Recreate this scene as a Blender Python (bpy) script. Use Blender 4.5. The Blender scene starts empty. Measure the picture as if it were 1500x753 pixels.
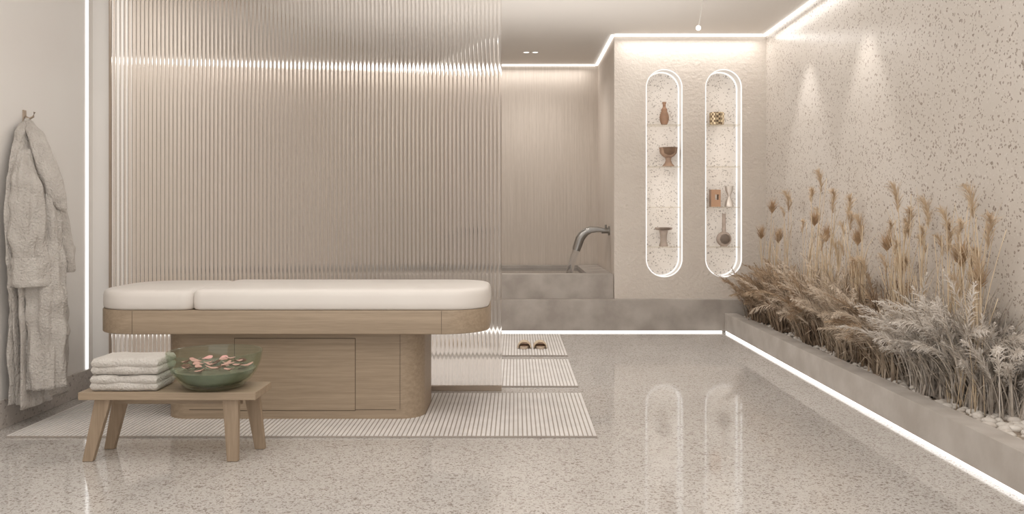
import bpy, bmesh, math, random
from mathutils import Vector, Matrix, noise as mnoise
random.seed(7)
PI = math.pi
S = bpy.context.scene
C = S.collection
try:
    S.view_settings.view_transform = 'Standard'
    S.view_settings.look = 'None'
except Exception:
    pass
F, VX, VY, H = 1260.0, 755.0, 315.0, 1.08
def P(x, y, d): return Vector(((x-VX)/F*d, d, H+(VY-y)/F*d))

# ---------------------------------------------------------------- materials
def lin(v):
    v = v/255.0
    return v/12.92 if v <= .04045 else ((v+.055)/1.055)**2.4
def col(r, g, b): return (lin(r), lin(g), lin(b), 1)
def newmat(name):
    m = bpy.data.materials.new(name); m.use_nodes = True
    nt = m.node_tree
    return m, nt, nt.nodes['Principled BSDF']
def nd(nt, t, **kw):
    n = nt.nodes.new(t)
    for k, v in kw.items(): setattr(n, k, v)
    return n
def coords(nt, scale=(1,1,1)):
    tc = nd(nt, 'ShaderNodeTexCoord'); mp = nd(nt, 'ShaderNodeMapping')
    nt.links.new(tc.outputs['Object'], mp.inputs['Vector'])
    mp.inputs['Scale'].default_value = scale
    return mp.outputs['Vector']
def noise(nt, vec, scale, detail=3, rough=.5):
    n = nd(nt, 'ShaderNodeTexNoise')
    nt.links.new(vec, n.inputs['Vector'])
    n.inputs['Scale'].default_value = scale; n.inputs['Detail'].default_value = detail
    n.inputs['Roughness'].default_value = rough
    return n
def ramp(nt, fac, stops):
    r = nd(nt, 'ShaderNodeValToRGB')
    e = r.color_ramp.elements
    e[0].position, e[0].color = stops[0]; e[1].position, e[1].color = stops[-1]
    for p, c in stops[1:-1]:
        x = e.new(p); x.color = c
    nt.links.new(fac, r.inputs['Fac'])
    return r.outputs['Color']
def math_(nt, op, a, b=None):
    n = nd(nt, 'ShaderNodeMath', operation=op)
    for i, v in enumerate((a, b)):
        if v is None: continue
        if isinstance(v, (int, float)): n.inputs[i].default_value = v
        else: nt.links.new(v, n.inputs[i])
    return n.outputs[0]
def mix(nt, fac, a, b):
    n = nd(nt, 'ShaderNodeMixRGB')
    for i, v in ((0, fac), (1, a), (2, b)):
        if isinstance(v, (int, float)): n.inputs[i].default_value = v
        elif isinstance(v, tuple): n.inputs[i].default_value = v
        else: nt.links.new(v, n.inputs[i])
    return n.outputs[0]
def bump(nt, bsdf, h, strength, dist=.01):
    b = nd(nt, 'ShaderNodeBump'); b.inputs['Strength'].default_value = strength; b.inputs['Distance'].default_value = dist
    nt.links.new(h, b.inputs['Height']); nt.links.new(b.outputs['Normal'], bsdf.inputs['Normal'])
def plain(name, c, rough=.5, c2=None, nscale=6, bmp=0, bscale=60, bdist=.005, metal=0, spec=.5):
    m, nt, b = newmat(name)
    v = coords(nt)
    n = noise(nt, v, nscale, 4)
    c2 = c2 or tuple(x*.9 for x in c[:3])+(1,)
    nt.links.new(ramp(nt, n.outputs['Fac'], [(.35, c2), (.65, c)]), b.inputs['Base Color'])
    b.inputs['Roughness'].default_value = rough; b.inputs['Metallic'].default_value = metal
    b.inputs['Specular IOR Level'].default_value = spec
    if bmp:
        n2 = noise(nt, v, bscale, 4, .6); bump(nt, b, n2.outputs['Fac'], bmp, bdist)
    return m
def terrazzo(name, base, base2, layers, rough, distort=.02, spec=.5):
    m, nt, b = newmat(name)
    v0 = coords(nt)
    wn = noise(nt, v0, 18, 3)
    s = nd(nt, 'ShaderNodeVectorMath', operation='SUBTRACT'); nt.links.new(wn.outputs['Color'], s.inputs[0]); s.inputs[1].default_value = (.5,.5,.5)
    k = nd(nt, 'ShaderNodeVectorMath', operation='SCALE'); nt.links.new(s.outputs[0], k.inputs[0]); k.inputs['Scale'].default_value = distort
    a = nd(nt, 'ShaderNodeVectorMath', operation='ADD'); nt.links.new(v0, a.inputs[0]); nt.links.new(k.outputs[0], a.inputs[1])
    cur = ramp(nt, noise(nt, v0, 1.3, 5, .6).outputs['Fac'], [(.35, base2), (.65, base)])
    for (sc, dens, edge, ca, cb) in layers:
        f1 = nd(nt, 'ShaderNodeTexVoronoi', feature='F1'); f2 = nd(nt, 'ShaderNodeTexVoronoi', feature='DISTANCE_TO_EDGE')
        for f in (f1, f2):
            nt.links.new(a.outputs[0], f.inputs['Vector']); f.inputs['Scale'].default_value = sc
        sp = nd(nt, 'ShaderNodeSeparateColor'); nt.links.new(f1.outputs['Color'], sp.inputs[0])
        m1 = math_(nt, 'LESS_THAN', sp.outputs[0], dens)
        m2 = math_(nt, 'GREATER_THAN', f2.outputs['Distance'], edge)
        cc = mix(nt, sp.outputs[1], ca, cb)
        cur = mix(nt, math_(nt, 'MULTIPLY', m1, m2), cur, cc)
    nt.links.new(cur, b.inputs['Base Color'])
    b.inputs['Roughness'].default_value = rough
    b.inputs['Specular IOR Level'].default_value = spec
    return m
def wood(name, c1, c2, axis, rough=.5, cross=45, spec=.5):
    m, nt, b = newmat(name)
    sc = [cross]*3; sc[axis] = 1.2
    v = coords(nt, tuple(sc))
    n = noise(nt, v, 1.0, 6, .62)
    sc2 = [cross*4]*3; sc2[axis] = 9
    n2 = noise(nt, coords(nt, tuple(sc2)), 1.0, 2)
    mixv = math_(nt, 'ADD', math_(nt, 'MULTIPLY', n.outputs['Fac'], .65), math_(nt, 'MULTIPLY', n2.outputs['Fac'], .35))
    nt.links.new(ramp(nt, mixv, [(.34, c1), (.66, c2)]), b.inputs['Base Color'])
    b.inputs['Roughness'].default_value = rough
    b.inputs['Specular IOR Level'].default_value = spec
    bump(nt, b, mixv, .12, .002)
    return m
def emit(name, c, s):
    m = bpy.data.materials.new(name); m.use_nodes = True; nt = m.node_tree
    nt.nodes.clear()
    e = nd(nt, 'ShaderNodeEmission'); o = nd(nt, 'ShaderNodeOutputMaterial')
    e.inputs[0].default_value = c; e.inputs[1].default_value = s
    nt.links.new(e.outputs[0], o.inputs[0])
    return m
def glass(name, c, rough=0.0, ior=1.45):
    m, nt, b = newmat(name)
    b.inputs['Base Color'].default_value = c; b.inputs['Roughness'].default_value = rough
    b.inputs['IOR'].default_value = ior; b.inputs['Transmission Weight'].default_value = 1
    return m
def thin_glass(name, c, edge=.55, rough=.02):
    m = bpy.data.materials.new(name); m.use_nodes = True; nt = m.node_tree; nt.nodes.clear()
    o = nd(nt, 'ShaderNodeOutputMaterial'); mx = nd(nt, 'ShaderNodeMixShader'); lw = nd(nt, 'ShaderNodeLayerWeight')
    t = nd(nt, 'ShaderNodeBsdfTransparent'); g = nd(nt, 'ShaderNodeBsdfGlossy')
    t.inputs[0].default_value = c; g.inputs['Roughness'].default_value = rough; g.inputs['Color'].default_value = (.95,.97,.95,1)
    lw.inputs['Blend'].default_value = .5
    fac = math_(nt, 'ADD', math_(nt, 'MULTIPLY', math_(nt, 'POWER', lw.outputs['Facing'], 4.0), edge), .03)
    nt.links.new(fac, mx.inputs[0]); nt.links.new(t.outputs[0], mx.inputs[1]); nt.links.new(g.outputs[0], mx.inputs[2])
    nt.links.new(mx.outputs[0], o.inputs[0])
    return m

M = {}
M['floor'] = terrazzo('terrazzo_floor', col(207,202,197), col(196,191,186), [
    (140, .26, .05, col(187,181,175), col(218,214,209)),
    (64, .05, .10, col(148,139,131), col(186,178,171)),
    (100, .14, .08, col(144,134,126), col(178,170,163)),
    (180, .17, .06, col(138,128,120), col(172,164,157))], .06, spec=.75)
M['wall_terrazzo'] = terrazzo('terrazzo_wall', col(222,214,206), col(216,208,199), [
    (120, .16, .05, col(210,201,192), col(230,224,217)),
    (58, .08, .12, col(156,143,132), col(190,178,168)),
    (100, .10, .08, col(154,141,130), col(188,176,166))], .26, .03)
M['niche_terrazzo'] = terrazzo('terrazzo_niche', col(226,219,211), col(221,213,205), [
    (70, .10, .1, col(160,151,144), col(190,181,173)),
    (110, .09, .08, col(154,144,136), col(186,175,166))], .5)
M['base_stone'] = terrazzo('terrazzo_baseboard', col(198,190,183), col(190,182,175), [
    (90, .25, .06, col(150,140,132), col(212,206,200))], .35)
M['plaster'] = plain('rough_plaster', col(225,216,206), .9, col(220,210,200), 4, .8, 30, .014, spec=.2)
M['white_wall'] = plain('painted_wall', col(236,232,227), .8, col(234,229,224), 2)
M['ceiling'] = plain('ceiling_paint', col(222,216,209), .9, col(219,213,206), 1, spec=.2)
M['wood_wall'] = wood('wood_wall', col(197,185,173), col(220,209,198), 2, .7, 75, .25)
M['oak'] = wood('oak_horizontal', col(149,131,110), col(175,155,132), 0, .5, 60)
M['oak_leg'] = wood('oak_vertical', col(148,128,106), col(172,151,128), 2, .5, 60)
M['seam'] = plain('dark_seam', col(98,84,70), .8)
M['concrete'] = plain('grey_stone', col(188,180,172), .55, col(165,156,148), 5, .15, 40)
M['curb'] = plain('curb_stone', col(200,193,186), .6, col(184,176,168), 6, .25, 30)
M['cushion'] = plain('cream_leather', col(234,228,221), .45, col(231,224,217), 3, .08, 150, .002)
M['led'] = emit('led_white', (1,.965,.92,1), 2.0)
M['led_soft'] = emit('led_niche', (1,.965,.925,1), 1.1)
M['led_wall'] = emit('led_vertical', (1,.98,.955,1), 1.6)
M['fluted'] = glass('fluted_glass', (.985,.968,.95,1), .07, 1.5)
M['shelf'] = thin_glass('shelf_glass', (.93,.91,.88,1), .5)
M['bowl'] = thin_glass('green_glass', (.87,.91,.86,1), .5)
M['bronze'] = plain('bronze_metal', col(186,168,150), .4, metal=.1)
M['chrome'] = plain('brushed_steel', col(150,146,141), .28, metal=.85)
M['water'] = plain('bath_water', col(130,124,118), .05, col(118,112,107))
M['stream'] = glass('water_stream', (.82,.82,.82,1), .08, 1.33)
M['bowl_water'] = plain('olive_water', col(142,144,128), .1, col(122,125,110), 14)
M['petal'] = plain('pink_petal', col(230,182,174), .6, col(214,160,153), 20)
M['towel'] = plain('towel_cotton', col(236,230,222), .95, col(230,223,215), 20, 1.0, 110, .016)
M['robe'] = plain('terry_robe', col(226,219,211), .95, col(214,206,198), 14, 1.0, 90, .022)
M['mat_base'] = plain('mat_tan', col(178,167,157), .85)
M['mat_rib'] = plain('mat_rib_white', col(230,225,221), .85)
M['soil'] = plain('planter_sand', col(192,178,162), .9, col(156,140,124), 30, .8, 60, .02)
M['pebble'] = plain('white_pebble', col(230,224,216), .6, col(208,199,189), 12)
M['blade_brown'] = plain('dry_brown_blade', col(182,159,136), .8, col(114,96,79), 11)
M['blade_mauve'] = plain('dry_beige_blade', col(208,190,168), .8, col(142,125,108), 11)
M['blade_silver'] = plain('silver_blade', col(220,210,198), .8, col(158,146,134), 11)
M['plume_brown'] = plain('brown_plume', col(208,185,158), .9, col(168,144,119), 12)
M['plume_mauve'] = plain('beige_plume', col(230,215,197), .9, col(204,187,168), 12)
M['plume_silver'] = plain('silver_plume', col(238,231,223), .9, col(218,209,199), 12)
M['stem'] = plain('straw_stem', col(230,211,183), .8, col(210,189,160), 12)
M['feather'] = plain('straw_feather', col(224,203,175), .9, col(202,178,150), 12)
M['teasel'] = plain('teasel_brown', col(208,178,144), .9, col(176,146,115), 20)
M['vase_brown'] = plain('brown_ceramic', col(138,104,80), .55, col(118,88,66), 14)
M['vase_taupe'] = plain('taupe_ceramic', col(146,119,98), .6, col(128,103,85), 14)
M['vase_grey'] = plain('grey_ceramic', col(148,132,120), .6, col(130,116,104), 14)
M['copper'] = plain('copper_block', col(148,114,88), .4, metal=.3)
M['silver'] = plain('silver_metal', col(190,180,170), .3, metal=.5)
M['slipper'] = plain('slipper_sole', col(206,188,168), .8)
M['strap'] = plain('slipper_strap', col(222,204,178), .8, col(204,183,156), 30)
M['insole'] = plain('slipper_insole', col(140,112,90), .8)
M['lampwhite'] = plain('white_metal', col(236,232,226), .4)
def checker():
    m, nt, b = newmat('checker_weave')
    ck = nd(nt, 'ShaderNodeTexChecker'); nt.links.new(coords(nt), ck.inputs['Vector']); ck.inputs['Scale'].default_value = 48
    ck.inputs[1].default_value = col(214,194,160); ck.inputs[2].default_value = col(112,92,72)
    nt.links.new(ck.outputs[0], b.inputs['Base Color']); b.inputs['Roughness'].default_value = .8
    return m
M['checker'] = checker()

# ---------------------------------------------------------------- mesh helpers
WL = {}
def bx(bm, x0, x1, y0, y1, z0, z1):
    v = [bm.verts.new(p) for p in ((x0,y0,z0),(x1,y0,z0),(x1,y1,z0),(x0,y1,z0),(x0,y0,z1),(x1,y0,z1),(x1,y1,z1),(x0,y1,z1))]
    for f in ((3,2,1,0),(4,5,6,7),(0,1,5,4),(1,2,6,5),(2,3,7,6),(3,0,4,7)): bm.faces.new([v[i] for i in f])
def hexa(bm, b4, t4):
    v = [bm.verts.new(p) for p in list(b4)+list(t4)]
    for f in ((3,2,1,0),(4,5,6,7),(0,1,5,4),(1,2,6,5),(2,3,7,6),(3,0,4,7)): bm.faces.new([v[i] for i in f])
def loft(bm, rings, cap0=True, cap1=True, closed=True):
    R = [[bm.verts.new(p) for p in r] for r in rings]
    n = len(R[0])
    for a, b in zip(R, R[1:]):
        for i in range(n if closed else n-1):
            j = (i+1) % n
            bm.faces.new((a[i], a[j], b[j], b[i]))
    if cap0: bm.faces.new(list(reversed(R[0])))
    if cap1: bm.faces.new(R[-1])
def lathe(bm, prof, cx, cy, z0, n=32, cap0=True, cap1=True):
    loft(bm, [[(cx+r*math.cos(2*PI*i/n), cy+r*math.sin(2*PI*i/n), z0+z) for i in range(n)] for r, z in prof], cap0, cap1)
def tube(bm, pts, radii, n=8, cap=True):
    pts = [Vector(p) for p in pts]
    rings = []
    for i, p in enumerate(pts):
        t = (pts[min(i+1, len(pts)-1)]-pts[max(i-1, 0)]).normalized()
        up = Vector((0,0,1)) if abs(t.z) < .9 else Vector((1,0,0))
        a = t.cross(up).normalized(); b = t.cross(a).normalized()
        r = radii[i] if isinstance(radii, (list, tuple)) else radii
        rings.append([p+a*r*math.cos(2*PI*k/n)+b*r*math.sin(2*PI*k/n) for k in range(n)])
    loft(bm, rings, cap, cap)
def rr(x0, x1, y0, y1, rad, n=10):
    if not isinstance(rad, (list, tuple)): rad = [rad]*4
    out = []
    for (cx, cy, sx, sy, a0), r in zip(((x0,y0,1,1,PI), (x1,y0,-1,1,1.5*PI), (x1,y1,-1,-1,0), (x0,y1,1,-1,.5*PI)), rad):
        r = max(r, .002)
        for i in range(n+1):
            a = a0+.5*PI*i/n
            out.append((cx+sx*r+r*math.cos(a), cy+sy*r+r*math.sin(a)))
    return out
def obj(name, bm, mats, parent=None, smooth=False, bevel=0, origin=None, sub=0, angle=None):
    if bevel:
        bmesh.ops.bevel(bm, geom=list(bm.edges), offset=bevel, segments=2, affect='EDGES', profile=.6, clamp_overlap=True)
    bmesh.ops.recalc_face_normals(bm, faces=list(bm.faces))
    base = WL[parent.name] if parent else Vector(origin or (0,0,0))
    bmesh.ops.translate(bm, verts=list(bm.verts), vec=-base)
    me = bpy.data.meshes.new(name); bm.to_mesh(me); bm.free()
    if not isinstance(mats, (list, tuple)): mats = [mats]
    for m in mats: me.materials.append(m)
    if smooth:
        for p in me.polygons: p.use_smooth = True
    o = bpy.data.objects.new(name, me); C.objects.link(o)
    if angle: me.set_sharp_from_angle(angle=math.radians(angle))
    if sub:
        s = o.modifiers.new('sub', 'SUBSURF'); s.levels = sub; s.render_levels = sub
    if parent: o.parent = parent
    else: o.location = base
    WL[o.name] = base.copy()
    return o
def tag(o, label, cat, group=None):
    o['label'] = label; o['category'] = cat
    if group: o['group'] = group
    return o
def thing(name, label, cat, loc, group=None):
    o = bpy.data.objects.new(name, None); C.objects.link(o); o.location = loc; o.empty_display_size = .05
    WL[o.name] = Vector(loc)
    return tag(o, label, cat, group)
def struct(name, bm, m, **k):
    o = obj(name, bm, m, **k); o['kind'] = 'structure'; return o
def B(): return bmesh.new()
def box_obj(name, dims, m, parent=None, **k):
    b = B(); bx(b, *dims); return obj(name, b, m, parent, **k)

# ---------------------------------------------------------------- the setting
XL, XR, YB, YN, ZC, YF = -2.6, 2.33, 9.6, 8.0, 2.76, -1.2
XB = .92
b = B(); bx(b, XL-.1, XR+.1, YF, YB+.1, -.1, 0); struct('floor', b, M['floor'])
b = B(); bx(b, XL-.1, XR+.1, YF, YB+.1, ZC, ZC+.1); struct('ceiling', b, M['ceiling'])
b = B(); bx(b, XL-.1, XL, YF, 5.42, 0, ZC); struct('wall_left', b, M['white_wall'])
b = B(); bx(b, XL-.1, XL, 5.42, YB+.1, 0, ZC); struct('wall_bath', b, M['wood_wall'])
b = B(); bx(b, XR, XR+.1, YF, YB+.1, 0, ZC); struct('wall_right', b, M['wall_terrazzo'])
b = B(); bx(b, XL, XB, YB, YB+.1, 0, ZC); struct('wall_back', b, M['wood_wall'])
b = B(); bx(b, XB, XB+.04, YN+.04, YB, .302, ZC); struct('wall_side', b, M['wood_wall'])
b = B(); bx(b, XL, -2.492, 5.29, 5.42, 0, ZC); struct('wall_partition', b, M['white_wall'])
b = B(); bx(b, XL, XL+.014, YF, 5.288, 0, .146); struct('baseboard_left', b, M['base_stone'], bevel=.003)
b = B(); bx(b, XL, XR, 7.9, YB, .018, .30); bx(b, XL, XR, 7.93, YB, 0, .018); struct('floor_step', b, M['concrete'])

# niche wall with two stadium openings
NR = .172
ZT, ZBt = 2.44-NR, .50+NR
NC = [(973-VX)/F*YN, (1060-VX)/F*YN]
b = B()
def quad(b, p): b.faces.new([b.verts.new(q) for q in p])
xs = [XB, NC[0]-NR, NC[0]+NR, NC[1]-NR, NC[1]+NR, XR]
for i in (0, 2, 4):
    quad(b, [(xs[i],YN,.302),(xs[i+1],YN,.302),(xs[i+1],YN,ZC),(xs[i],YN,ZC)])
for cx in NC:
    n = 24
    for k in range(n):
        a0, a1 = PI*k/n, PI*(k+1)/n
        x0, x1 = cx-NR*math.cos(a0), cx-NR*math.cos(a1)
        s0, s1 = NR*math.sin(a0), NR*math.sin(a1)
        quad(b, [(x0,YN,.302),(x1,YN,.302),(x1,YN,ZBt-s1),(x0,YN,ZBt-s0)])
        quad(b, [(x0,YN,ZT+s0),(x1,YN,ZT+s1),(x1,YN,ZC),(x0,YN,ZC)])
quad(b, [(XB,YN,.302),(XB,YN+.04,.302),(XB,YN+.04,ZC),(XB,YN,ZC)])
bmesh.ops.remove_doubles(b, verts=list(b.verts), dist=.0005)
struct('wall_front', b, M['plaster'])

def stadium(cx, r, y, n=24):
    pts = []
    for k in range(n+1): a = PI*k/n; pts.append((cx+r*math.cos(a), y, ZT+r*math.sin(a)))
    for k in range(n+1): a = PI+PI*k/n; pts.append((cx+r*math.cos(a), y, ZBt+r*math.sin(a)))
    return pts
SH = [H+(VY-y)/F*8.08 for y in (183, 244, 303, 361)]
def half_w(cx, z, r):
    if z < ZBt: return math.sqrt(max(0, r*r-(ZBt-z)**2))
    return r
for cx, lab in zip(NC, ('illuminated arched wall niche with glass shelves, the one nearer the bath',
                        'illuminated arched wall niche with glass shelves, the one nearer the planter')):
    t = thing('display_niche', lab, 'wall niche', (cx, YN, .5), 'pair of arched display niches')
    b = B(); loft(b, [stadium(cx, NR, YN), stadium(cx, NR, YN+.2)], False, False); obj('side_lining', b, M['white_wall'], t, smooth=True)
    b = B(); loft(b, [stadium(cx, NR, YN+.2), stadium(cx, NR, YN+.21)], True, True); obj('back_panel', b, M['niche_terrazzo'], t)
    for y0, y1, th in ((YN+.165, YN+.185, .012), (YN+.003, YN+.014, .011)):
        b = B(); r0 = stadium(cx, NR-.001, y0); r1 = stadium(cx, NR-.001, y1); r2 = stadium(cx, NR-th, y1); r3 = stadium(cx, NR-th, y0)
        loft(b, [r0, r1, r2, r3, r0], False, False)
        obj('light_strip', b, M['led_soft'], t)
    for z in SH:
        w = half_w(cx, z, NR)-.014
        box_obj('shelf', (cx-w, cx+w, YN+.018, YN+.16, z-.010, z), M['shelf'], t)

# ---------------------------------------------------------------- light strips
def strip(dims, lab, m='led'):
    tag(box_obj('light_strip', dims, M[m], origin=((dims[0]+dims[1])/2, (dims[2]+dims[3])/2, dims[4])), lab, 'led strip')
strip((XL+.02, XB-.03, YB-.03, YB-.005, ZC-.020, ZC-.004), 'long ceiling cove light line above the wood panel wall', 'led')
strip((XB-.03, XB-.005, YN, YB-.035, ZC-.020, ZC-.004), 'ceiling cove light line along the wood side wall by the tub', 'led')
strip((XB, XR-.04, YN-.03, YN-.005, ZC-.020, ZC-.004), 'ceiling cove light line above the two arched niches', 'led')
strip((XR-.03, XR-.005, YF, YN-.005, ZC-.020, ZC-.004), 'ceiling cove light line running along the speckled right wall', 'led')
strip((XL, 1.9, 7.905, 7.925, .002, .014), 'glowing floor light line under the grey stone step', 'led')
strip((1.925, 1.945, YF, 7.88, .002, .018), 'glowing floor light line under the planter kerb', 'led')
strip((XL+.001, XL+.010, 5.20, 5.220, .148, ZC-.001), 'vertical white light line on the left wall beside the robe', 'led_wall')

# ---------------------------------------------------------------- fluted glass screen
t = thing('fluted_glass_screen', 'floor to ceiling fluted glass screen standing behind the massage table', 'glass screen', (-1.29, 5.3, 0))
gx0, gx1, gz0, gz1 = -2.488, -.085, .03, ZC-.002
NFL = 96; pitch = (gx1-gx0)/NFL
b = B()
def fq(q, s):
    f = b.faces.new(q); f.smooth = s
for i in range(NFL):
    fp, bp = [], []
    for j in range(13):
        u = j/12; x = gx0+pitch*(i+u)
        fp.append((x, 5.298-.0070*math.sin(PI*u))); bp.append((x, 5.306))
    fr = [(b.verts.new((x,y,gz0)), b.verts.new((x,y,gz1))) for x, y in fp]
    bk = [(b.verts.new((x,y,gz0)), b.verts.new((x,y,gz1))) for x, y in bp]
    for j in range(12):
        fq((fr[j][0],fr[j+1][0],fr[j+1][1],fr[j][1]), True)
        fq((bk[j+1][0],bk[j][0],bk[j][1],bk[j+1][1]), True)
    # caps on their own vertices, so the long faces keep true horizontal normals
    for z, flip in ((gz0, True), (gz1, False)):
        ring = [b.verts.new((x,y,z)) for x, y in fp]+[b.verts.new((x,y,z)) for x, y in reversed(bp)]
        fq(ring[::-1] if flip else ring, False)
    if i in (0, NFL-1):
        j = 0 if i == 0 else 12
        q = [b.verts.new((*fp[j],gz0)), b.verts.new((*fp[j],gz1)), b.verts.new((*bp[j],gz1)), b.verts.new((*bp[j],gz0))]
        fq(q if i == 0 else q[::-1], False)
def obj_raw(name, bm, m, parent):
    base = WL[parent.name]
    bmesh.ops.translate(bm, verts=list(bm.verts), vec=-base)
    me = bpy.data.meshes.new(name); bm.to_mesh(me); bm.free(); me.materials.append(m)
    o = bpy.data.objects.new(name, me); C.objects.link(o); o.parent = parent; WL[o.name] = base.copy(); return o
obj_raw('glass_panel', b, M['fluted'], t)
box_obj('side_post', (-2.4915, -2.4885, 5.27, 5.32, .001, ZC-.001), M['bronze'], t)
box_obj('bottom_rail', (-2.488, -.085, 5.28, 5.32, .0005, .029), M['bronze'], t)

# ---------------------------------------------------------------- massage table
t = thing('massage_table', 'oak massage table with cream cushions in front of the fluted glass', 'massage table', (-1.17, 4.8, 0))
tx0, tx1, ty0, ty1 = -2.21, -.14, 4.42, 5.17
def prism(b, pts, z0, z1, inset=None):
    loft(b, [[(x,y,z0) for x,y in pts], [(x,y,z1) for x,y in pts]])
b = B(); pf = [(.004,.466),(.0,.470),(0,.584),(.004,.589)]
loft(b, [[(x,y,z) for x,y in rr(tx0+i,tx1-i,ty0+i,ty1-i,.24-i,14)] for i,z in pf])
fr_o = obj('top_frame', b, M['oak'], t, smooth=True, angle=40)
for sx in (tx0+.24, tx1-.24):
    box_obj('seam', (sx-.001, sx+.001, ty0-.0008, ty0+.004, .468, .587), M['seam'], fr_o)
def cushion(name, x0, x1, rad, top):
    prof = [(.018,.589),(.006,.592),(.001,.602),(.0,.630),(.001,.664),(.005,.684),(.013,.695),(.028,.701),(.07,.703),(.2,.703)]
    k = (top-.589)/(.703-.589)
    rings = []
    for i, z in prof:
        rings.append([(x,y,.589+(z-.589)*k) for x,y in rr(x0+i,x1-i,ty0+i+.004,ty1-i-.004,[max(r-i,.012) for r in rad],12)])
    b = B(); loft(b, rings)
    return obj(name, b, M['cushion'], t, smooth=True, angle=60)
cushion('head_cushion', tx0, -1.668, [.24,.06,.06,.24], .692)
cushion('body_cushion', -1.672, tx1, [.06,.22,.22,.06], .697)
b = B(); base_pts = rr(-1.85,-.485,4.51,5.08,.13,14); prism(b, base_pts, .002, .466)
bo = obj('base', b, M['oak'], t, smooth=True, angle=40)
def sx_(px): return (px-VX)/F*4.51
zz = lambda y: H+(VY-y)/F*4.51
box_obj('seam', (-1.71, -.625, 4.509, 4.515, .058, .061), M['seam'], bo)
d0, d1 = sx_(344), sx_(520)
b = B(); bx(b, d0-.003, d1+.003, 4.5092, 4.514, zz(601)-.003, zz(496)+.003); obj('door_gap_shade', b, M['seam'], bo)  # dark backing strip standing in for the shadow in the gap round the door
box_obj('door', (d0, d1, 4.507, 4.514, zz(601), zz(496)), M['oak'], t, bevel=.001)
for px in (586,):
    box_obj('seam', (sx_(px)-.001, sx_(px)+.001, 4.509, 4.515, .062, .465), M['seam'], bo)

# ---------------------------------------------------------------- stool, towels, bowl
zs = .306
t = thing('low_stool', 'low oak bench stool with splayed legs holding towels and bowl', 'stool', (-1.52, 3.875, 0))
box_obj('seat', (-1.908, -1.134, 3.75, 4.0, zs-.034, zs), M['oak'], t, bevel=.004)
def leg(xt0, xt1, xb0, xb1, y0, y1, yb0, yb1):
    b = B()
    hexa(b, [(xb0,yb0,.001),(xb1,yb0,.001),(xb1,yb1,.001),(xb0,yb1,.001)], [(xt0,y0,zs-.034),(xt1,y0,zs-.034),(xt1,y1,zs-.034),(xt0,y1,zs-.034)])
    obj('leg', b, M['oak_leg'], t, bevel=.003)
leg(-1.845,-1.775,-1.895,-1.85, 3.77,3.80,3.76,3.79)
leg(-1.845,-1.775,-1.895,-1.85, 3.95,3.98,3.96,3.99)
leg(-1.285,-1.215,-1.262,-1.215, 3.77,3.80,3.76,3.79)
leg(-1.25,-1.18,-1.20,-1.155, 3.95,3.98,3.96,3.99)
box_obj('rail', (-1.80, -1.23, 3.865, 3.885, zs-.075, zs-.034), M['oak'], t)

def towel(z0, dx, lab):
    x0, x1, y0, y1 = -1.865+dx, -1.57+dx, 3.765, 3.975
    h = .040
    bigt = thing('folded_towel', lab, 'towel', ((x0+x1)/2, (y0+y1)/2, z0), 'folded towels on the stool')
    for i in range(2):
        b = B()
        za, zb = z0+i*(h-.010), z0+i*(h-.010)+h
        n = 40
        rings = []
        for k in range(n+1):
            u = k/n; u = .5-.5*math.cos(PI*u); x = x0+(x1-x0)*u
            e = min(u, 1-u)*(x1-x0)
            s = min(1, math.sqrt(max(0, 1-(1-min(1, e/.018))**2))+.15)
            wob = .0010*math.sin(u*13+i*2+z0*90)
            ring = []
            for q in rr(y0+.003*math.sin(u*9+i*3), y1, za, zb, .0195, 7):
                yy, z_ = q
                zm = (za+zb)/2
                nz = .002*mnoise.noise(Vector((x*40, yy*40, z_*60)))
                ring.append((x, (y0+y1)/2+(yy-(y0+y1)/2)*(1-.03*(1-s)), max(z0, zm+(z_-zm)*s+wob*(1 if z_ > zm else .2)+nz)))
            rings.append(ring)
        loft(b, rings)
        obj('towel_fold', b, M['towel'], bigt, smooth=True)
towel(zs+.001, 0, 'lower cream folded towel lying directly on the stool seat')
towel(zs+.073, .004, 'upper cream folded towel on top of the other towel')

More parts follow.
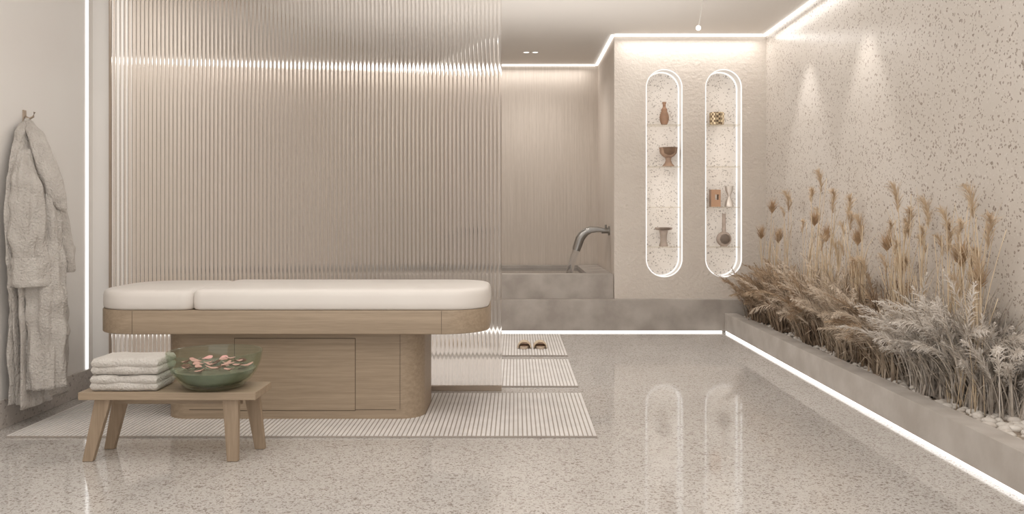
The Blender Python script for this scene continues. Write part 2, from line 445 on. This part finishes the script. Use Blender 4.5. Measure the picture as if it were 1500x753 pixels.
bc = Vector((-1.352, 3.87, zs+.001))
t = thing('glass_bowl', 'pale green tinted glass bowl of water and petals on the stool', 'bowl', bc)
outer = [(.085,0),(.118,.004),(.132,.014),(.158,.038),(.184,.075),(.200,.115),(.207,.155),(.208,.162)]
inner = [(.204,.162),(.202,.153),(.195,.115),(.179,.077),(.153,.043),(.124,.022),(.06,.016)]
b = B(); lathe(b, outer+inner, bc.x, bc.y, bc.z, 56); obj('bowl_body', b, M['bowl'], t, smooth=True)
b = B(); lathe(b, [(.05,.018),(.120,.024),(.150,.044),(.172,.073),(.177,.083),(.17,.0835),(.01,.0835)], bc.x, bc.y, bc.z, 48)
tag(obj('bowl_water', b, M['bowl_water'], origin=bc+Vector((0,0,.018)), smooth=True, angle=50), 'olive water filling the pale green glass bowl', 'water')
for i in range(24):
    a = i*2.39996; r = .02+.13*math.sqrt((i+.5)/24)
    px_, py_ = bc.x+r*math.cos(a), bc.y+r*math.sin(a)
    b = B(); s = random.uniform(.018,.027); rot = random.uniform(0, 6.28); tilt = random.uniform(.1,.9)
    n = 12; c = b.verts.new((0,0,0)); ring = []
    for k in range(n):
        q = 2*PI*k/n
        ring.append(b.verts.new((s*1.25*math.cos(q), s*.85*math.sin(q), .013*math.cos(q)**2+.008*abs(math.sin(q)))))
    for k in range(n): b.faces.new((c, ring[k], ring[(k+1)%n]))
    bmesh.ops.transform(b, matrix=Matrix.Translation((px_,py_,bc.z+.0885+.008*(i%3)))@Matrix.Rotation(rot,4,'Z')@Matrix.Rotation(tilt*.4,4,'Y'), verts=list(b.verts))
    tag(obj('flower_petal', b, M['petal'], origin=(px_,py_,bc.z+.086), smooth=True), 'small pink flower petal floating in the green glass bowl', 'petal', 'pink petals floating in the bowl')

# ---------------------------------------------------------------- mats
def mat_(x0, x1, y0, y1, lab):
    b = B(); bx(b, x0, x1, y0, y1, .001, .008)
    n = int((x1-x0)/.0225); p = (x1-x0)/n
    nf = len(b.faces)
    for i in range(n):
        xa = x0+p*i+p*.14
        bx(b, xa, xa+p*.70, y0+.001, y1-.001, .007, .011)
    b.faces.ensure_lookup_table()
    for i, f in enumerate(b.faces): f.material_index = 0 if i < nf else 1
    tag(obj('ribbed_mat', b, [M['mat_base'], M['mat_rib']], origin=((x0+x1)/2,(y0+y1)/2,0)), lab, 'mat', 'striped ribbed floor mats')
mat_(-2.47, .397, 4.17, 5.17, 'largest ribbed striped mat lying under the massage table')
mat_(-2.3, .395, 5.39, 6.38, 'ribbed striped mat just behind the fluted glass screen')
mat_(-2.3, .40, 6.57, 7.73, 'ribbed striped mat near the step with slippers on it')

def slipper(cx, lab, mir):
    y0, y1 = 6.84, 7.08
    o = thing('slipper', lab, 'slipper', (cx, (y0+y1)/2, .0115), 'pair of slippers on the mat')
    pts = []
    for k in range(28):
        a = 2*PI*k/28
        w = .047+.008*math.sin(a)
        pts.append((cx+w*math.cos(a)+mir*.006*math.sin(a), (y0+y1)/2+.12*math.sin(a)))
    b = B(); loft(b, [[(x,y,.0115) for x,y in pts], [(x,y,.032) for x,y in pts]]); obj('sole', b, M['slipper'], o)
    b = B(); loft(b, [[(cx+(x-cx)*.9,6.96+(y-6.96)*.94,.0322) for x,y in pts], [(cx+(x-cx)*.88,6.96+(y-6.96)*.93,.035) for x,y in pts]]); obj('insole', b, M['insole'], o)
    b = B(); n = 14
    def arc(y, s, th): 
        return [(cx+(.054*s-th)*math.cos(PI-PI*k/n), y, .018+(.052*s-th)*math.sin(PI-PI*k/n)) for k in range(n+1)]
    ra = [arc(6.87,.98,0), arc(6.90,1.02,0), arc(6.97,1.0,0), arc(6.975,1.0,.006), arc(6.90,1.02,.006), arc(6.87,.98,.006), arc(6.87,.98,0)]
    loft(b, ra, False, False, closed=False); obj('strap', b, M['strap'], o, smooth=True)
slipper((768-VX)/F*6.95, 'tan strap slipper nearer the glass, one of the pair', 1)
slipper((791-VX)/F*6.95, 'tan strap slipper farther from the glass, one of the pair', -1)

# ---------------------------------------------------------------- tub and faucet
zt, tz = .526, .301
ty_0, ty_1 = 8.03, 9.58
t = thing('soaking_tub', 'grey stone built-in soaking tub on the step', 'bathtub', (-.7, 8.8, tz))
b = B()
X0, X1 = -2.45, .915
bx(b, X0, X1, ty_0, 8.2, tz, zt); bx(b, X0, X1, 9.46, ty_1, tz, zt)
bx(b, X0, -2.2, 8.2, 9.46, tz, zt); bx(b, .68, X1, 8.2, 9.46, tz, zt); bx(b, -2.2, .68, 8.2, 9.46, tz, tz+.04)
obj('tub_wall', b, M['concrete'], t)
b = B(); bx(b, -2.199, .679, 8.201, 9.459, tz+.041, zt-.03); obj('bath_water', b, M['water'], t)
t = thing('waterfall_faucet', 'brushed steel waterfall faucet curving from the wood side wall', 'faucet', (.915, 8.4, .927))
b = B(); tube(b, [(.919,8.4,.927),(.905,8.4,.927)], .045, 20); obj('wall_plate', b, M['chrome'], t, smooth=True, angle=40)
b = B(); tube(b, [(.906,8.4,.927),(.84,8.4,.927)], .028, 16); obj('inlet_pipe', b, M['chrome'], t, smooth=True, angle=40)
b = B(); tube(b, [(.882,8.4,.94),(.882,8.4,.985)], .01, 10); obj('valve', b, M['chrome'], t, smooth=True, angle=40)
def band(pts, w, th):
    b = B(); rings = []
    P_ = [Vector((x,0,z)) for x, z in pts]
    for i, p in enumerate(P_):
        tt = (P_[min(i+1,len(P_)-1)]-P_[max(i-1,0)]).normalized(); nn = Vector((-tt.z,0,tt.x))
        ww = w[i] if isinstance(w, list) else w; h_ = th[i] if isinstance(th, list) else th
        ring = []
        for k in range(12):
            a = 2*PI*k/12; ca, sa = math.cos(a), math.sin(a)
            q = math.copysign(abs(ca)**.5, ca); s = math.copysign(abs(sa)**.5, sa)
            ring.append((p.x+nn.x*s*h_, 8.4+q*ww, p.z+nn.z*s*h_))
        rings.append(ring)
    loft(b, rings); return b
obj('spout', band([(.865,.933),(.80,.940),(.735,.936),(.69,.916),(.655,.886),(.628,.845),(.610,.79),(.592,.735)], .065, [.022,.027,.033,.038,.042,.043,.042,.038]), M['chrome'], t, smooth=True, angle=50)
obj('water_stream', band([(.594,.737),(.567,.67),(.548,.60),(.534,.54),(.526,.498)], .058, [.036,.034,.032,.032,.034]), M['stream'], t, smooth=True, angle=60)

# ---------------------------------------------------------------- niche ornaments
def nx(px): return (px-VX)/F*8.08
ny = 8.08
def zsx(i): return SH[i]+.0005
t = thing('ridged_vase', 'tall brown ridged bottle vase on upper shelf nearer the bath', 'vase', (nx(973), ny, zsx(0)))
prof = [(.022,0),(.028,.004)]
for k in range(26):
    u = k/25
    r = .028+.016*math.sin(PI*min(1,u*1.15))**.8
    prof.append((r+(.0018 if k%2 else -.0018), .006+.135*u))
prof += [(.026,.15),(.016,.162),(.014,.172)]
b = B(); lathe(b, prof, nx(973), ny, zsx(0), 28); obj('vase_body', b, M['vase_brown'], t, smooth=True)
b = B(); lathe(b, [(.014,.170),(.014,.19),(.019,.206),(.020,.214),(.015,.214),(.011,.195)], nx(973), ny, zsx(0), 20); obj('vase_neck', b, M['vase_brown'], t, smooth=True)
t = thing('pedestal_bowl', 'taupe footed bowl with wide rim on the second shelf', 'bowl', (nx(979), ny, zsx(1)))
b = B(); lathe(b, [(.055,0),(.055,.008),(.035,.03),(.024,.06),(.03,.085)], nx(979), ny, zsx(1)); obj('foot', b, M['vase_taupe'], t, smooth=True, angle=50)
b = B(); lathe(b, [(.03,.083),(.055,.098),(.078,.125),(.084,.165),(.088,.178),(.080,.178),(.074,.160),(.05,.118),(.01,.106)], nx(979), ny, zsx(1)); obj('bowl_body', b, M['vase_taupe'], t, smooth=True, angle=50)
t = thing('cake_stand', 'grey mushroom shaped pedestal stand on the lowest shelf', 'pedestal stand', (nx(972), ny, zsx(3)))
b = B(); lathe(b, [(.04,0),(.043,.006),(.03,.05),(.032,.1),(.04,.15)], nx(972), ny, zsx(3)); obj('stem', b, M['vase_grey'], t, smooth=True, angle=50)
b = B(); lathe(b, [(.04,.15),(.072,.155),(.082,.165),(.080,.178),(.01,.18)], nx(972), ny, zsx(3)); obj('top', b, M['vase_grey'], t, smooth=True, angle=50)
t = thing('checkered_basket', 'small checkered woven basket with lid on upper shelf', 'basket', (nx(1050), ny, zsx(0)))
b = B(); lathe(b, [(.06,0),(.066,.006),(.068,.05),(.068,.085)], nx(1050), ny, zsx(0), 40); obj('basket_body', b, M['checker'], t, smooth=True, angle=50)
b = B(); lathe(b, [(.069,.0855),(.070,.105),(.064,.116),(.01,.118)], nx(1050), ny, zsx(0), 40); obj('lid', b, M['checker'], t, smooth=True, angle=50)
x_, z_ = nx(1048), zsx(2)
b = B()
bx(b, x_-.05, x_-.012, ny-.04, ny+.04, z_, z_+.16); bx(b, x_-.0119, x_+.04, ny-.04, ny+.04, z_, z_+.065); bx(b, x_-.0119, x_+.04, ny-.04, ny+.04, z_+.115, z_+.16); bx(b, x_+.022, x_+.04, ny-.039, ny+.039, z_+.0651, z_+.1149)
tag(obj('block_sculpture', b, M['copper'], origin=(x_, ny, z_)), 'brown block sculpture with square cutout on the third shelf', 'sculpture')
hx = nx(1068)
t = thing('hourglass_ornament', 'silver hourglass shaped ornament beside the brown block sculpture', 'ornament', (hx, ny, z_))
b = B(); lathe(b, [(.042,0),(.042,.01),(.036,.05),(.012,.10)], hx, ny, z_, 24); obj('lower_cone', b, M['silver'], t, smooth=True, angle=50)
b = B(); lathe(b, [(.012,.10),(.034,.15),(.042,.195),(.036,.195),(.01,.12)], hx, ny, z_, 24); obj('upper_cone', b, M['silver'], t, smooth=True, angle=50)
t = thing('long_neck_vase', 'round grey bottle vase with long straight neck, lowest shelf', 'vase', (nx(1060), ny-.01, zsx(3)))
b = B(); lathe(b, [(.03,0)]+[(.070*math.sin(a), .07-.07*math.cos(a)) for a in [.45+ (2.85-.45)*k/16 for k in range(17)]]+[(.018,.145)], nx(1060), ny-.01, zsx(3), 32); obj('vase_body', b, M['vase_grey'], t, smooth=True, angle=60)
b = B(); lathe(b, [(.019,.143),(.017,.2),(.017,.30),(.021,.308),(.014,.308),(.012,.29)], nx(1060), ny-.01, zsx(3), 20); obj('vase_neck', b, M['vase_grey'], t, smooth=True, angle=50)

# ---------------------------------------------------------------- robe and hook
t = thing('wall_hook', 'small metal hook on the left wall holding the robe', 'hook', (XL, 4.55, 1.6))
b = B(); bx(b, XL, XL+.006, 4.535, 4.565, 1.57, 1.635); obj('back_plate', b, M['bronze'], t, bevel=.002)
b = B(); tube(b, [(XL+.005,4.55,1.60),(XL+.03,4.55,1.590),(XL+.05,4.55,1.60),(XL+.056,4.55,1.625)], .006, 10); obj('hook_arm', b, M['bronze'], t, smooth=True)
rt = thing('bathrobe', 'pale grey terry bathrobe hanging from the hook on the left wall', 'bathrobe', (XL, 4.54, .13))
E1 = Vector((.87,.49)); E2 = Vector((.49,-.87))
def Z(y): return H-(y-VY)/277.0
def body_c(cx, hw):
    bb = hw/180.0; a = .35*bb; v = a+.014
    return v, F*(2.6-v)/(VX-cx), a, bb
def crumple(X, Y, z, amp):
    n1 = mnoise.noise(Vector((X*9, Y*9, z*4)))
    n2 = mnoise.noise(Vector((X*20+5, Y*20, z*10)))
    n3 = abs(mnoise.noise(Vector((X*14+9, Y*14, z*7+3))))
    return amp*(n1*.6+n2*.3-n3*.6)
SEC = [(173,41,4),(183,41,9),(192,42,15),(205,43,21),(222,45,26),(240,47,30),(270,50,35),(310,52,37),(360,53,38),(415,54,38),(470,56,37),(530,57,37),(583,58,38)]
def interp(sec, y):
    for a, b_ in zip(sec, sec[1:]):
        if a[0] <= y <= b_[0]:
            u = (y-a[0])/(b_[0]-a[0]); return [p+(q-p)*u for p, q in zip(a, b_)]
    return list(sec[-1])
rings = []; n = 200
for k in range(101):
    y = 173+(583-173)*(k/100)
    _, cx, hw = interp(SEC, y)
    v, u, a, bb = body_c(cx, hw)
    g = min(1, max(0, (y-190)/150)); ring = []
    for i in range(n):
        th = 2*PI*i/n
        f = 1+g*(.15*math.sin(7*th+1.0+.004*y)+.10*math.sin(13*th+2-.008*y)+.05*math.sin(21*th+.01*y))
        X = v+a*f*math.cos(th); Y = u+bb*f*math.sin(th)
        cr = crumple(X, Y, Z(y), .034*g)
        X += cr*math.cos(th); Y += cr*math.sin(th)
        ring.append((XL+max(X,.016), Y, Z(y)+(.012*math.sin(3*th+1) if k == 100 else 0)))
    rings.append(ring)
b = B(); loft(b, rings); obj('robe_body', b, M['robe'], rt, smooth=True)
def limb(name, pts, amp=.08, kf=5, parent=rt, caps=True, nn=72, steps=60, cramp=.03):
    rings = []
    y0, y1 = pts[0][0], pts[-1][0]
    for k in range(steps+1):
        y = y0+(y1-y0)*k/steps
        _, cx, hw, dep, hd = interp(pts, y)
        v0, u0, _, _ = body_c(53, 38)
        e = (cx-53)/315.0
        cxy = Vector((v0,u0))+E1*e+E2*dep
        ring = []
        for i in range(nn):
            th = 2*PI*i/nn
            f = 1+amp*math.sin(kf*th+y*.02)+amp*.5*math.sin((2*kf+1)*th-y*.03)+amp*.25*math.sin(y*.12+th)
            q = cxy+E1*(hw/315.0*f*math.cos(th))+E2*(hd*f*math.sin(th))
            cr = crumple(q.x+3, q.y, Z(y), cramp)
            q = q+E1*cr*math.cos(th)+E2*cr*math.sin(th)
            ring.append((XL+max(q.x,.018), q.y, Z(y)))
        rings.append(ring)
    b = B(); loft(b, rings, caps, caps)
    return obj(name, b, M['robe'], parent, smooth=True)
limb('front_panel', [(285,66,16,.12,.05),(330,66,24,.13,.06),(420,66,28,.135,.06),(500,67,28,.14,.06),(560,68,29,.145,.065)], .13, 7)
limb('sleeve', [(222,38,10,.10,.04),(240,38,17,.13,.05),(270,39,22,.16,.06),(320,41,25,.175,.06),(360,42,26,.18,.06),(385,42,27,.18,.06)], .08, 5, cramp=.04)
limb('cuff', [(374,42,26,.185,.06),(378,42,28.5,.185,.065),(395,42,29.5,.185,.067),(410,42,29,.185,.066),(415,42,26,.185,.06)], .04, 5, steps=24, cramp=.03)
limb('sleeve', [(265,80,8,.0,.05),(290,86,11,-.01,.05),(330,91,13,-.01,.055),(370,95,13,-.01,.055)], .06, 4)
limb('cuff', [(360,96,12,-.01,.055),(363,96,14.5,-.01,.06),(380,97,15,-.01,.062),(396,98,14.5,-.01,.06),(399,98,12,-.01,.055)], .03, 4, steps=20, cramp=.02)
limb('collar', [(180,44,6,.03,.02),(195,52,12,.08,.03),(215,60,15,.11,.035),(240,67,17,.14,.035),(265,74,17,.15,.035),(290,82,14,.15,.035),(306,90,8,.145,.025),(311,93,3,.14,.012)], .04, 3, cramp=.02)
limb('collar', [(182,36,6,.03,.02),(198,31,7,.06,.03),(220,26,7,.08,.03),(245,23,6,.09,.025),(262,22,3,.09,.015)], .04, 3, cramp=.015)

# ---------------------------------------------------------------- ceiling lamps
for px, lab in ((771,'round recessed ceiling downlight, the one nearer the fluted glass'),(784,'round recessed ceiling downlight, the one nearer the niches')):
    d = 8.86; x = (px-VX)/F*d
    t = thing('recessed_downlight', lab, 'downlight', (x, d, ZC), 'twin recessed downlights')
    b = B(); lathe(b, [(.04,-.006),(.044,-.001),(.03,-.001),(.03,-.006)], x, d, ZC, 24, False, False); obj('trim_ring', b, M['lampwhite'], t)
    b = B(); lathe(b, [(.029,-.004),(.029,-.001)], x, d, ZC, 20); obj('lens', b, M['led'], t)
    l = bpy.data.lights.new('downlight_lamp', 'SPOT'); l.energy = 18; l.spot_size = math.radians(150); l.spot_blend = 1; l.color = (1,.975,.945); l.shadow_soft_size = 0.02
    o = bpy.data.objects.new('downlight_lamp', l); o.location = (x, d, ZC-.03); C.objects.link(o)
p0 = P(1031,-6,6.6); p0.z = ZC-.001; p1 = P(1023,41,6.6)
t = thing('rod_spotlight', 'slender white rod light with glowing tip hanging from the ceiling', 'ceiling light', p0)
b = B(); tube(b, [p0, p1], .005, 10); obj('rod', b, M['lampwhite'], t)
b = B(); bmesh.ops.create_uvsphere(b, u_segments=16, v_segments=10, radius=.02, matrix=Matrix.Translation(p1)); obj('bulb', b, M['led'], t, smooth=True)

# ---------------------------------------------------------------- planter
cx0, cx1 = 1.92, 2.03
t = thing('planter', 'long low grey stone kerb planter along the right wall', 'planter', (2.12, 3.4, 0))
b = B(); bx(b, cx0, cx1, YF, 7.895, .022, .18); bx(b, cx0+.03, cx1, YF, 7.895, .001, .022); obj('kerb', b, M['curb'], t)
b = B(); bx(b, cx1, XR-.001, YF, 7.895, .001, .15); obj('soil_bed', b, M['soil'], t)
b = B()
for i in range(1000):
    y = random.uniform(3.3, 7.85)
    x = random.uniform(cx1+.012, XR-.02); r = random.uniform(.008,.02) if random.random() < .7 else random.uniform(.018,.03)
    mt = Matrix.Translation((x,y,.15+r*.35))@Matrix.Rotation(random.uniform(0,6),4,'Z')@Matrix.Diagonal((1.25,.9,.65,1))
    bmesh.ops.create_icosphere(b, subdivisions=2 if y < 4.6 else 1, radius=r, matrix=mt)
o = tag(obj('pebble_bed', b, M['pebble'], smooth=True), 'bed of small white pebbles spread between the planter grasses', 'pebbles'); o['kind'] = 'stuff'

def lim(p):
    if p.x > XR-.03: p.x = XR-.03-.15*min(.2, p.x-(XR-.03))
    if p.y > 7.87: p.y = 7.87-.15*(p.y-7.87)
    return p
def ribbon(b, pts, w, side):
    pr = None; n = len(pts)
    for i, p in enumerate(pts):
        u = i/(n-1); ww = w*(1-u)**.6*.5+.0004
        a = b.verts.new(p-side*ww); c = b.verts.new(p+side*ww)
        if pr: b.faces.new((pr[0], pr[1], c, a))
        pr = (a, c)
def arcpts(base, az, L, lean, droop, seg=6):
    pts = [Vector(base)]; d = Vector((math.cos(az), math.sin(az), 0))
    for i in range(seg):
        an = lean+droop*((i+.5)/seg)**1.6
        pts.append(pts[-1]+(d*math.sin(an)+Vector((0,0,math.cos(an))))*L/seg)
    for p in pts:
        p.z = max(p.z, .165 if p.x > cx1 else .19)
    return [lim(p) for p in pts]
def plume(b, pts, n, L, w, spread=.6):
    for k in range(n):
        u = k/n*(len(pts)-1); i = min(int(u), len(pts)-2); p = pts[i].lerp(pts[i+1], u-i)
        t = (pts[i+1]-pts[i]).normalized()
        r = Vector((random.gauss(0,1), random.gauss(0,1), random.gauss(0,1))); r = (r-t*r.dot(t)).normalized()
        sc = math.sin(PI*min(1, .15+.8*k/n))
        d = (t*.8+r*spread).normalized()
        l = L*sc*random.uniform(.7,1.2)
        q = [p, p+d*l*.5, p+d*l+Vector((0,0,-.2*l))]
        ribbon(b, [lim(v) for v in q], w, t.cross(d).normalized())
def clump(d, x, h, nb, kind, nplume, lab):
    t = thing('grass_clump', lab, 'grass', (x, d, .15), 'dried grass clumps in the planter')
    b = B()
    for i in range(nb):
        az = random.uniform(0, 2*PI)
        base = (x+random.gauss(0,.035), d+random.gauss(0,.05), .15)
        L = h*random.uniform(.5,1.1)
        lean = abs(random.gauss(.18,.17)); droop = random.uniform(.25,1.8)
        ribbon(b, arcpts(base, az, L, lean, droop), random.uniform(.005,.012), Vector((-math.sin(az), math.cos(az), 0)))
    obj('blades', b, M['blade_'+kind], t)
    b = B()
    for i in range(nplume):
        az = random.uniform(0, 2*PI) if random.random() < .6 else random.uniform(PI*.6, PI*1.6)
        base = (x+random.gauss(0,.04), d+random.gauss(0,.06), .15)
        L = h*random.uniform(.65,1.2)
        pts = arcpts(base, az, L, abs(random.gauss(.2,.14)), random.uniform(.3,1.7), 9)
        ribbon(b, pts, .004, Vector((-math.sin(az), math.cos(az), 0)))
        plume(b, pts[4:], 90, .062, .0046, .65)
    obj('plumes', b, M['plume_'+kind], t)
CL = [(7.66,2.17,.44,280,'brown',24,'low brown dried grass clump against the grey step'),
 (7.38,2.12,.52,360,'brown',30,'brown dried grass clump, second from the step'),
 (7.08,2.18,.57,360,'brown',32,'bushy brown dried grass clump, third from the step'),
 (6.78,2.13,.56,360,'brown',28,'brown dried grass clump, fourth from the step'),
 (6.44,2.18,.62,360,'mauve',30,'pale beige grass clump next to the brown clumps'),
 (6.10,2.13,.56,360,'brown',28,'dark brown grass clump between two pale beige clumps'),
 (5.78,2.19,.64,360,'mauve',34,'pale beige grass clump, second beige one from the step'),
 (5.46,2.13,.56,360,'mauve',32,'pale beige grass clump with many pale plumes mid planter'),
 (5.16,2.20,.64,370,'brown',28,'dark brown grass clump standing nearest to the camera of brown ones'),
 (4.88,2.13,.49,340,'mauve',30,'pale beige grass clump beside the silver grasses'),
 (4.62,2.19,.55,360,'silver',30,'silver grass clump, farthest of the silver ones'),
 (4.38,2.14,.53,360,'silver',36,'silver grass clump with drooping plumes, second of the silver ones'),
 (4.16,2.2,.63,380,'silver',42,'tall silver white grass clump with arching plumes'),
 (3.98,2.24,.46,250,'silver',24,'silver grass clump nearest the camera at planter end')]
for c in CL: clump(*c)

ORD = ['first','second','third','fourth','fifth','sixth','seventh','eighth','ninth','tenth','eleventh','twelfth','thirteenth','fourteenth']
FE = [(1155,292),(1203,262),(1220,292),(1243,302),(1262,330),(1315,285),(1331,322),(1360,308),(1425,290),(1447,335),(1388,345)]
TE = [(1115,345),(1131,307),(1140,350),(1193,325),(1210,348),(1256,352),(1299,360),(1318,392),(1407,380),(1433,416),(1250,402)]
def tall(px, y, feather, idx):
    X = 2.19+random.uniform(-.03,.05)
    d = F*X/(px-VX); top = P(px, y, d)
    lab = (f'tall straw reed with feathery plume, {ORD[idx]} plumed reed from the step' if feather else f'dried stem with brown bristly head, {ORD[idx]} bristly head from the step')
    base = Vector((2.17+random.uniform(-.05,.05), min(7.8, d+random.uniform(-.14,.14)), .15))
    t = thing('plumed_reed' if feather else 'dried_teasel', lab, 'reed' if feather else 'dried flower', base, 'plumed reeds in the planter' if feather else 'bristly dried stems in the planter')
    mid = base.lerp(top, .55)+Vector((random.uniform(-.03,.01), random.uniform(-.04,.04), 0))
    pts = []
    for k in range(11):
        u = k/10; pts.append(lim(base*(1-u)**2+mid*2*u*(1-u)+top*u*u))
    tips = [pts]
    b = B(); tube(b, pts, [.0040-.0020*k/10 for k in range(11)], 6); obj('stem', b, M['stem'], t, smooth=True)
    for j in range(7 if feather else 3):
        ox, oy = random.uniform(-.07,.03), random.uniform(-.18,.18)
        bo_ = Vector((random.uniform(-.04,.04), random.uniform(-.08,.08), 0))
        m = random.randint(6, 10)
        q = [lim(p+bo_+Vector((ox,oy,0))*(k/10)**1.3) for k, p in enumerate(pts[:m+1])]
        b = B(); tube(b, q, .0019, 5); obj('stem', b, M['stem'], t, smooth=True)
        if m > 6 and feather and len(tips) < 4: tips.append(q)
    b = B()
    for j in range(18):
        i = random.randint(0, 6); az = random.uniform(0, 2*PI)
        ribbon(b, arcpts(pts[i], az, random.uniform(.2,.5), .10, random.uniform(.1,.9), 6), .006, Vector((-math.sin(az), math.cos(az), 0)))
    obj('leaves', b, M['stem'], t)
    if feather:
        for ti, q in enumerate(tips):
            b = B()
            tip = q[-1]; s = random.choice((-1,1)); f = 1 if ti == 0 else random.uniform(.5,.75)
            hp = [tip-Vector((0,0,.10*f)), tip-Vector((0,0,.04*f)), tip+Vector((-.006*s,.014*s,.02*f)), tip+Vector((-.015,.04*s,.06*f))]
            plume(b, [lim(p) for p in hp], int(130*f), .105*f, .0025, .5)
            obj('plume', b, M['feather'], t)
    else:
        b = B()
        rad, hh = .013, .030
        for k in range(230):
            a = random.uniform(0, 2*PI); cz = random.uniform(-1,1); sr = math.sqrt(1-cz*cz)
            nrm = Vector((sr*math.cos(a), sr*math.sin(a), cz*.7+1.2))
            p = lim(pts[-1]+Vector((rad*sr*math.cos(a), rad*sr*math.sin(a), hh*cz)))
            ribbon(b, [p-nrm*.010, p, p+nrm*random.uniform(.018,.050)], .0036, nrm.cross(Vector((.3,.2,1))).normalized())
        obj('flower_head', b, M['teasel'], t)
for i, (px, y) in enumerate(sorted(FE)): tall(px, y, True, i)
for i, (px, y) in enumerate(sorted(TE)): tall(px, y, False, i)

# ---------------------------------------------------------------- lights, world, camera
def area(loc, sx, sy, e, c=(1,.988,.97), rot=(0,0,0)):
    l = bpy.data.lights.new('area_lamp', 'AREA'); l.shape = 'RECTANGLE'; l.size = sx; l.size_y = sy; l.energy = e; l.color = c
    o = bpy.data.objects.new('area_lamp', l); o.location = loc; o.rotation_euler = rot; C.objects.link(o)
area((-.5, 2.4, ZC-.03), 3.6, 3.0, 46)  # added soft fill lamp under the front ceiling, out of view
area((-.9, 5.88, ZC-.03), 2.6, .9, 38)  # added fill lamp, hidden above the frame, brightens the space behind the glass
area((-.8, YB-.12, ZC-.05), 3.2, .12, 7, (1,.975,.945))
area((XR-.1, 4.4, ZC-.05), .12, 6.6, 7, (1,.975,.945))
area((1.6, YN-.12, ZC-.05), 1.3, .12, 3.5, (1,.975,.945))
area((.2, 6.5, 1.7), 2.6, 1.6, 18, rot=(PI,0,0))  # added upward lamp in mid-air, unseen from below, brightens the rear ceiling
area((.0, 3.0, 2.0), 3.2, 2.4, 27, rot=(PI,0,0))  # added free-hanging upward lamp, bounces soft fill off the near ceiling
for cx in NC:
    area((cx, YN+.02, 1.47), .24, 1.7, 1.1, (1,.97,.93), rot=(PI/2,0,0))  # added one-sided lamp, unseen from the front, brightens the niche back
for d in (6.83, 5.7):
    l = bpy.data.lights.new('wall_spot', 'SPOT'); l.energy = 26; l.spot_size = math.radians(58); l.spot_blend = .55; l.color = (1,.97,.935); l.shadow_soft_size = .04
    o = bpy.data.objects.new('wall_spot', l); o.location = (2.05, d, ZC-.03); o.rotation_euler = (0, math.radians(-4), 0); C.objects.link(o)
for d in (7.25, 6.3, 5.35, 4.5):
    l = bpy.data.lights.new('garden_light', 'POINT'); l.energy = .08; l.color = (1,.88,.70); l.shadow_soft_size = 0
    o = bpy.data.objects.new('garden_light', l); o.location = (2.18, d, .32); C.objects.link(o)
w = bpy.data.worlds.new('World'); S.world = w; w.use_nodes = True
bg = w.node_tree.nodes['Background']; bg.inputs[0].default_value = (1,.988,.97,1); bg.inputs[1].default_value = 1.4
cam = bpy.data.cameras.new('camera'); co = bpy.data.objects.new('camera', cam); C.objects.link(co)
co.location = (0,0,H); co.rotation_euler = (PI/2,0,0)
cam.sensor_width = 36; cam.lens = F/1500*36; cam.shift_x = -5/1500; cam.shift_y = -61.5/1500
S.camera = co
